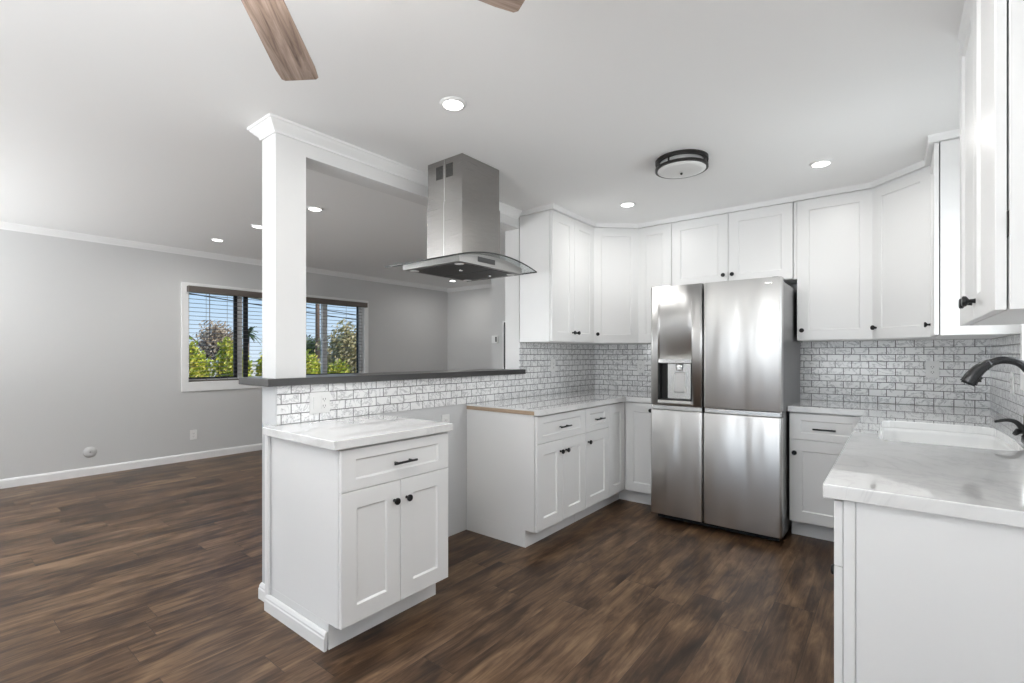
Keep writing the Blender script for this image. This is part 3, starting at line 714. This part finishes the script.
# flush mount
t = thing('flush_mount_light', 'round flush ceiling light with two dark rings and frosted glass', 'ceiling light', (1.43, -1.54, ZC))
MB().lathe([(.124, -.0005), (.124, -.045), (.137, -.052), (.139, -.064), (.110, -.073), (.055, -.079), (.002, -.081)], (0, 0, 0), 48).build('glass_diffuser', M['flushglass'], t, world=False)
def rng(z0, z1, r0, r1): return MB().sweep([(r0 * math.cos(a), r0 * math.sin(a)) for a in [2 * math.pi * k / 64 for k in range(65)]], [(0, z0), (r1 - r0, z0), (r1 - r0, z1), (0, z1)])
rng(-.018, -.0005, .128, .152).build('ring', M['bronze'], t, world=False)
rng(-.062, -.047, .1395, .152).build('ring', M['bronze'], t, world=False)
for k in range(3):
    a = R(20 + 120 * k); x, y = .146 * math.cos(a), .146 * math.sin(a); MB().tube([(x, y, -.049), (x, y, -.016)], .005, 8).build('spacer_post', M['bronze'], t, world=False)
MB().lathe([(.006, -.0805), (.008, -.086), (.004, -.092)], (0, 0, 0), 12).build('finial', M['bronze'], t, world=False)
# ceiling fan
FC = (1.40, -4.115)
t = thing('ceiling_fan', 'ceiling fan with weathered wood blades, mostly out of view at the top', 'ceiling fan', (FC[0], FC[1], ZC))
MB().lathe([(.07, -.0005), (.07, -.03), (.03, -.055), (.03, -.06)], (0, 0, 0), 28).build('canopy', M['bronze'], t, world=False)
MB().lathe([(.013, -.06), (.013, -.15)], (0, 0, 0), 14).build('downrod', M['bronze'], t, world=False)
MB().lathe([(.03, -.15), (.10, -.165), (.115, -.19), (.115, -.25), (.09, -.275), (.075, -.28)], (0, 0, 0), 32).build('motor_housing', M['bronze'], t, world=False)
MB().lathe([(.03, -.42), (.075, -.41), (.115, -.375), (.13, -.33), (.125, -.295), (.085, -.281)], (0, 0, 0), 32).build('light_globe', M['fanlamp'], t, world=False)
for k in range(5):
    a = R(137.6 - 72 * k)
    prof = [(.16, -.046), (.655, -.062), (.708, -.059), (.718, -.050), (.718, .050), (.708, .059), (.655, .062), (.16, .046)]
    bl = MB().prism(prof, -.0035, .0035).build('blade', M['blade'], t, world=False, bevel=.0015)
    bl.location = (0, 0, -.25); bl.rotation_euler = (R(-8), 0, a)
    ir = MB().box(.09, .22, -.018, .018, .0038, .009).build('blade_iron', M['bronze'], bl, world=False)

# ---------------------------------------------------------------- wall fittings
def plate(name, label, cat, loc, rz, w_, h_, devices):
    t = thing(name, label, cat, loc, rz)
    MB().box(-w_ / 2, w_ / 2, -.006, -.0005, -h_ / 2, h_ / 2).build('cover_plate', M['plastic'], t, world=False, bevel=.002)
    for kind, x in devices:
        if kind == 'outlet':
            o = MB().box(x - .017, x + .017, -.0085, -.0062, -.034, .034).build('socket', M['plastic'], t, world=False, bevel=.001)
            s = MB()
            for z in (-.018, .018): s.box(x - .008, x - .0055, -.0092, -.0087, z - .004, z + .005).box(x + .0055, x + .008, -.0092, -.0087, z - .004, z + .005).box(x - .0018, x + .0018, -.0092, -.0087, z - .012, z - .008)
            s.build('slots', M['slot'], o, world=False)
        else:
            MB().prism_axis([(-.0062, -.033), (-.0085, -.033), (-.0115, .033), (-.0062, .033)], x - .016, x + .016, 0).build('rocker', M['plastic'], t, world=False)
    return t
plate('outlet_plate', 'double white switch and outlet plate on the tiled half wall', 'outlet', (.0075, -3.068, 1.012), R90, .116, .114, [('switch', -.023), ('outlet', .023)])
plate('outlet_plate', 'white outlet plate on the tile under the left wall cabinet', 'outlet', (.0075, -.80, 1.175), R90, .072, .115, [('outlet', 0)])
plate('outlet_plate', 'white outlet plate on the tile just left of the fridge', 'outlet', (.505, -.0075, 1.155), 0, .072, .115, [('outlet', 0)])
plate('outlet_plate', 'white outlet plate on the tile of the back wall above the sink corner', 'outlet', (2.645, -.0075, 1.168), 0, .072, .115, [('outlet', 0)])
plate('outlet_plate', 'white outlet plate on the side tile behind the faucet', 'outlet', (XR - .0075, -.81, 1.12), RN, .072, .115, [('outlet', 0)])
plate('outlet_plate', 'white outlet plate low on the wall of the gap between the base cabinets', 'outlet', (.0005, -2.13, .80), R90, .072, .115, [('outlet', 0)])
plate('outlet_plate', 'small white outlet plate low on the grey wall below the window', 'outlet', (XL + .0005, -2.28, .305), R90, .075, .118, [('outlet', 0)])
t = thing('wall_cover', 'round cover plate painted wall grey, low on the grey wall near the photo edge', 'cover plate', (XL, -3.238, .246), R90)
MB().lathe([(.058, -.0005), (.056, -.004), (.02, -.006)], (0, 0, 0), 32, 'y').build('cover_disc', M['wall'], t, world=False)
MB().lathe([(.006, -.0062), (.005, -.0075)], (0, 0, 0), 12, 'y').build('screw', M['steel_light'], t, world=False)
t = thing('thermostat', 'small white thermostat on the grey wall end past the pass-through', 'thermostat', (-1.352, -.0005, 1.458))
MB().box(-.045, .045, -.022, 0, -.045, .045).build('housing', M['plastic'], t, world=False, bevel=.004)
MB().box(.012, .036, -.0235, -.0222, -.03, .03).build('display', M['filter'], t, world=False)
t = thing('framed_panel', 'slim white frame around a dark panel seen edge-on at the pass-through jamb', 'framed panel', (-.965, -.0005, 1.3))
b = MB(); b.box(-.262, -.248, -.02, 0, -.4, .372).box(.248, .262, -.02, 0, -.4, .372).box(-.248, .248, -.02, 0, .358, .372).box(-.248, .248, -.02, 0, -.4, -.386)
b.build('frame', M['trim'], t, world=False); MB().box(-.248, .248, -.010, 0, -.386, .358).build('panel', M['screen'], t, world=False)

# ---------------------------------------------------------------- outdoors
def ground_mat():
    m = mat('ground_mix', (.3, .3, .3), .9); n = NB(m); v, o = n.pos()
    n.l(n.ramp(n.noise(v, .35, 4), [(.4, (.10, .15, .04)), (.55, (.34, .33, .29)), (.7, (.42, .41, .38))]), n.b.inputs['Base Color']); return m
struct(MB().box(-120, 60, -60, 120, -.3, -.16).build('ground', ground_mat()), 'ground outside the house', 'ground')
struct(MB().box(-3.9, 6.5, YF - 7, YF - .2, -.159, -.06).build('patio', painted('pale_concrete', (.5, .49, .47), .8)), 'unseen pale concrete patio added behind the house to bounce sun indoors', 'patio')  # pale surface added out of view to reflect sun up to the ceiling
def leafm(name, a, b2, c):
    m = mat(name, b2, .5); n = NB(m); g = n.n('ObjectInfo'); geo = n.n('NewGeometry')
    n.l(n.ramp(geo.outputs['Random Per Island'], [(0, a), (.5, b2), (1, c)]), n.b.inputs['Base Color'])
    n.b.inputs['Subsurface Weight'].default_value = 0.0
    return m
M['leaf_lime'] = leafm('lime_leaf', (.20, .30, .02), (.56, .60, .05), (.92, .74, .16))
M['leaf_grey'] = leafm('dry_grey_leaf', (.30, .21, .13), (.52, .40, .28), (.66, .55, .42))
M['leaf_olive'] = leafm('olive_leaf', (.20, .20, .07), (.50, .42, .20), (.75, .60, .36))
M['leaf_dark'] = leafm('dark_leaf', (.04, .07, .02), (.10, .14, .05), (.20, .22, .10))
def leaves(c, rad, n, size, seed, lump=6, shell_=.55):
    rnd = random.Random(seed); bm = bmesh.new()
    cl = []
    for _ in range(lump):
        v = Vector((rnd.gauss(0, 1), rnd.gauss(0, 1), rnd.gauss(0, 1))).normalized() * rnd.uniform(.1, .62)
        cl.append((Vector((v.x * rad[0], v.y * rad[1], v.z * rad[2])), rnd.uniform(.34, .55)))
    for _ in range(n):
        o_, s_ = rnd.choice(cl)
        v = Vector((rnd.gauss(0, 1), rnd.gauss(0, 1), rnd.gauss(0, 1))).normalized() * (rnd.uniform(shell_, 1.) * s_)
        p = Vector(c) + o_ + Vector((v.x * rad[0], v.y * rad[1], v.z * rad[2]))
        a = Vector((rnd.gauss(0, 1), rnd.gauss(0, 1), rnd.gauss(0, 1))).normalized(); q = a.orthogonal().normalized() * size * rnd.uniform(.6, 1.2); r_ = a.cross(q).normalized() * size * .45
        bm.faces.new([bm.verts.new(p - q), bm.verts.new(p + r_ * .9 + a * size * .1), bm.verts.new(p + q), bm.verts.new(p - r_ * .9 + a * size * .1)])
    m = MB(); m.bm.free(); m.bm = bm; return m
GZ = -.16
def shrub(x, y, top, rx, ry, label, seed, n=5200, lf='leaf_lime', size=.05):
    t = thing('shrub', label, 'shrub', (x, y, GZ), 0, 'lime green shrubs outside the window')
    h = top - GZ
    b = MB()
    for k in range(4):
        a = k * 1.6 + seed; b.tube([(x, y, GZ), (x + .1 * math.cos(a), y + .1 * math.sin(a), GZ + h * .4), (x + rx * .5 * math.cos(a), y + ry * .5 * math.sin(a), GZ + h * .8)], [.03, .02, .008], 6)
    b.build('stems', M['bark'], t)
    leaves((x, y, GZ + h * .60), (rx * 1.15, ry * 1.2, h * .47), n, size, seed, 22, .3).build('foliage', M[lf], t)
shrub(-7.3, -1.32, 1.42, .36, .30, 'lime green shrub at the left edge of the window', 1)
shrub(-7.35, -.62, 1.62, .36, .32, 'tallest lime green shrub in the middle of the left window pane', 2)
shrub(-7.3, .10, 1.42, .36, .32, 'lime green shrub just left of the window divider', 3)
shrub(-7.35, .80, 1.28, .36, .32, 'lime green shrub between the window divider and the post', 4)
shrub(-7.3, 1.55, 1.25, .36, .32, 'lime green shrub hidden behind the post', 5)
for k, y in enumerate((-.9, -.1, .7, 1.5)):
    shrub(-8.35, y, 1.38, .38, .28, 'lime green shrub in the second row outside the window', 20 + k)
def tree(x, y, z0, zc, top, rx, ry, label, lf, n, size, seed, grp=None, lump=10, nm='tree', shell_=.4):
    t = thing(nm, label, 'tree', (x, y, GZ), 0, grp)
    b = MB(); b.tube([(x, y, GZ), (x + .05, y, (GZ + zc) / 2), (x, y + .05, zc)], [.16, .12, .07], 8)
    rnd = random.Random(seed)
    for k in range(9):
        a = rnd.uniform(0, 6.28); h = rnd.uniform(.1, .9)
        b.tube([(x, y, z0 + (zc - z0) * .4), (x + rx * .4 * math.cos(a), y + ry * .4 * math.sin(a), z0 + (top - z0) * (.3 + h * .3)), (x + rx * .8 * math.cos(a), y + ry * .8 * math.sin(a), z0 + (top - z0) * (.35 + h * .55))], [.05, .03, .01], 6)
    b.build('trunk', M['bark'], t)
    leaves((x, y, (z0 + top) / 2), (rx, ry, (top - z0) / 2 * 1.1), n, size, seed, lump, shell_).build('crown', M[lf], t)
tree(-17, 2.5, .8, 1.6, 2.6, .9, 1.3, 'sparse grey-brown tree behind the lime green shrubs', 'leaf_grey', 3600, .07, 11, lump=26, shell_=.1)
tree(-11, 4.25, -.2, 1.3, 2.5, .9, 1.0, 'olive brown tree filling the right window pane', 'leaf_olive', 7000, .075, 12, lump=26, shell_=.1)
tree(-12.5, 6.1, -.1, 1.6, 3.0, .8, .8, 'tall olive brown tree at the right edge of the window', 'leaf_olive', 5000, .085, 15, lump=20, shell_=.1)
tree(-26, 11.2, .6, 1.6, 2.7, 1.6, 1.9, 'dark green round tree behind the utility pole', 'leaf_dark', 2200, .13, 13, lump=14, shell_=.1)
# palm
px_, py_, pz_ = -22, 5.9, 2.35
t = thing('palm_tree', 'distant slender palm tree seen beside the window divider', 'palm tree', (px_, py_, GZ))
MB().tube([(px_, py_, GZ), (px_ + .05, py_ - .05, 1.2), (px_, py_, pz_)], [.09, .07, .06], 8).build('trunk', M['bark'], t)
bm = bmesh.new(); rnd = random.Random(5)
for k in range(26):
    a = rnd.uniform(0, 6.283); el = rnd.uniform(-.7, 1.3); prev = None
    for s_ in range(6):
        u = s_ / 5; rr = .62 * u * math.cos(el * .8); zz = pz_ + .62 * u * math.sin(el) - .25 * u * u
        p = Vector((px_ + rr * math.cos(a), py_ + rr * math.sin(a), zz)); sd_ = Vector((-math.sin(a), math.cos(a), 0)) * .07 * math.sin(math.pi * min(.97, u + .12))
        cur = (bm.verts.new(p - sd_ - Vector((0, 0, .03))), bm.verts.new(p), bm.verts.new(p + sd_ - Vector((0, 0, .03))))
        if prev:
            bm.faces.new((prev[0], cur[0], cur[1], prev[1])); bm.faces.new((prev[1], cur[1], cur[2], prev[2]))
        prev = cur
m = MB(); m.bm.free(); m.bm = bm; m.build('fronds', M['leaf_dark'], t)
# utility pole and wires
ux, uy = -19, 7.75
t = thing('utility_pole', 'tall brown wooden utility pole in front of the blue sky', 'utility pole', (ux, uy, GZ))
MB().tube([(ux, uy, GZ), (ux, uy, 6.4)], [.11, .085], 12).build('pole', M['pole'], t)
MB().box(ux - .05, ux + .05, uy - .9, uy + .9, 4.05, 4.13).box(ux - .05, ux + .05, uy - .8, uy + .8, 5.4, 5.48).build('crossarm', M['pole'], t)
for k, (z, dy) in enumerate(((4.16, -.8), (4.16, .8), (3.45, 0), (3.2, .1))):
    pts = [(ux - 6 * (u - .0) * .5, uy + dy + 22 * u, z - 1.2 * u + .9 * u * u) for u in [i / 10 - .4 for i in range(15)]]
    tag(MB().tube(pts, .022, 6).build('power_line', M['gasket']), 'thin dark power line crossing the sky at the utility pole', 'wire', 'power lines at the utility pole')
# low garden wall and house beyond
tag(MB().box(-15.2, -15.0, -6, 30, GZ, .95).box(-15.25, -14.95, -6, 30, .95, 1.02).build('garden_wall', painted('white_stucco', (.72, .71, .69), .8)), 'low white garden wall beyond the shrubs', 'garden wall')
for i in range(9):
    y = 2.0 + i * 1.5
    t = thing('shrub', 'round green shrub in the row along the white garden wall', 'shrub', (-14.2, y, GZ), 0, 'green shrubs along the garden wall')
    MB().tube([(-14.2, y, GZ), (-14.2, y + .02, .4)], .03, 6).build('stem', M['bark'], t)
    leaves((-14.2, y, .4), (.5, .75, .42), 700, .07, 40 + i, 8, .2).build('foliage', M['leaf_lime'], t)
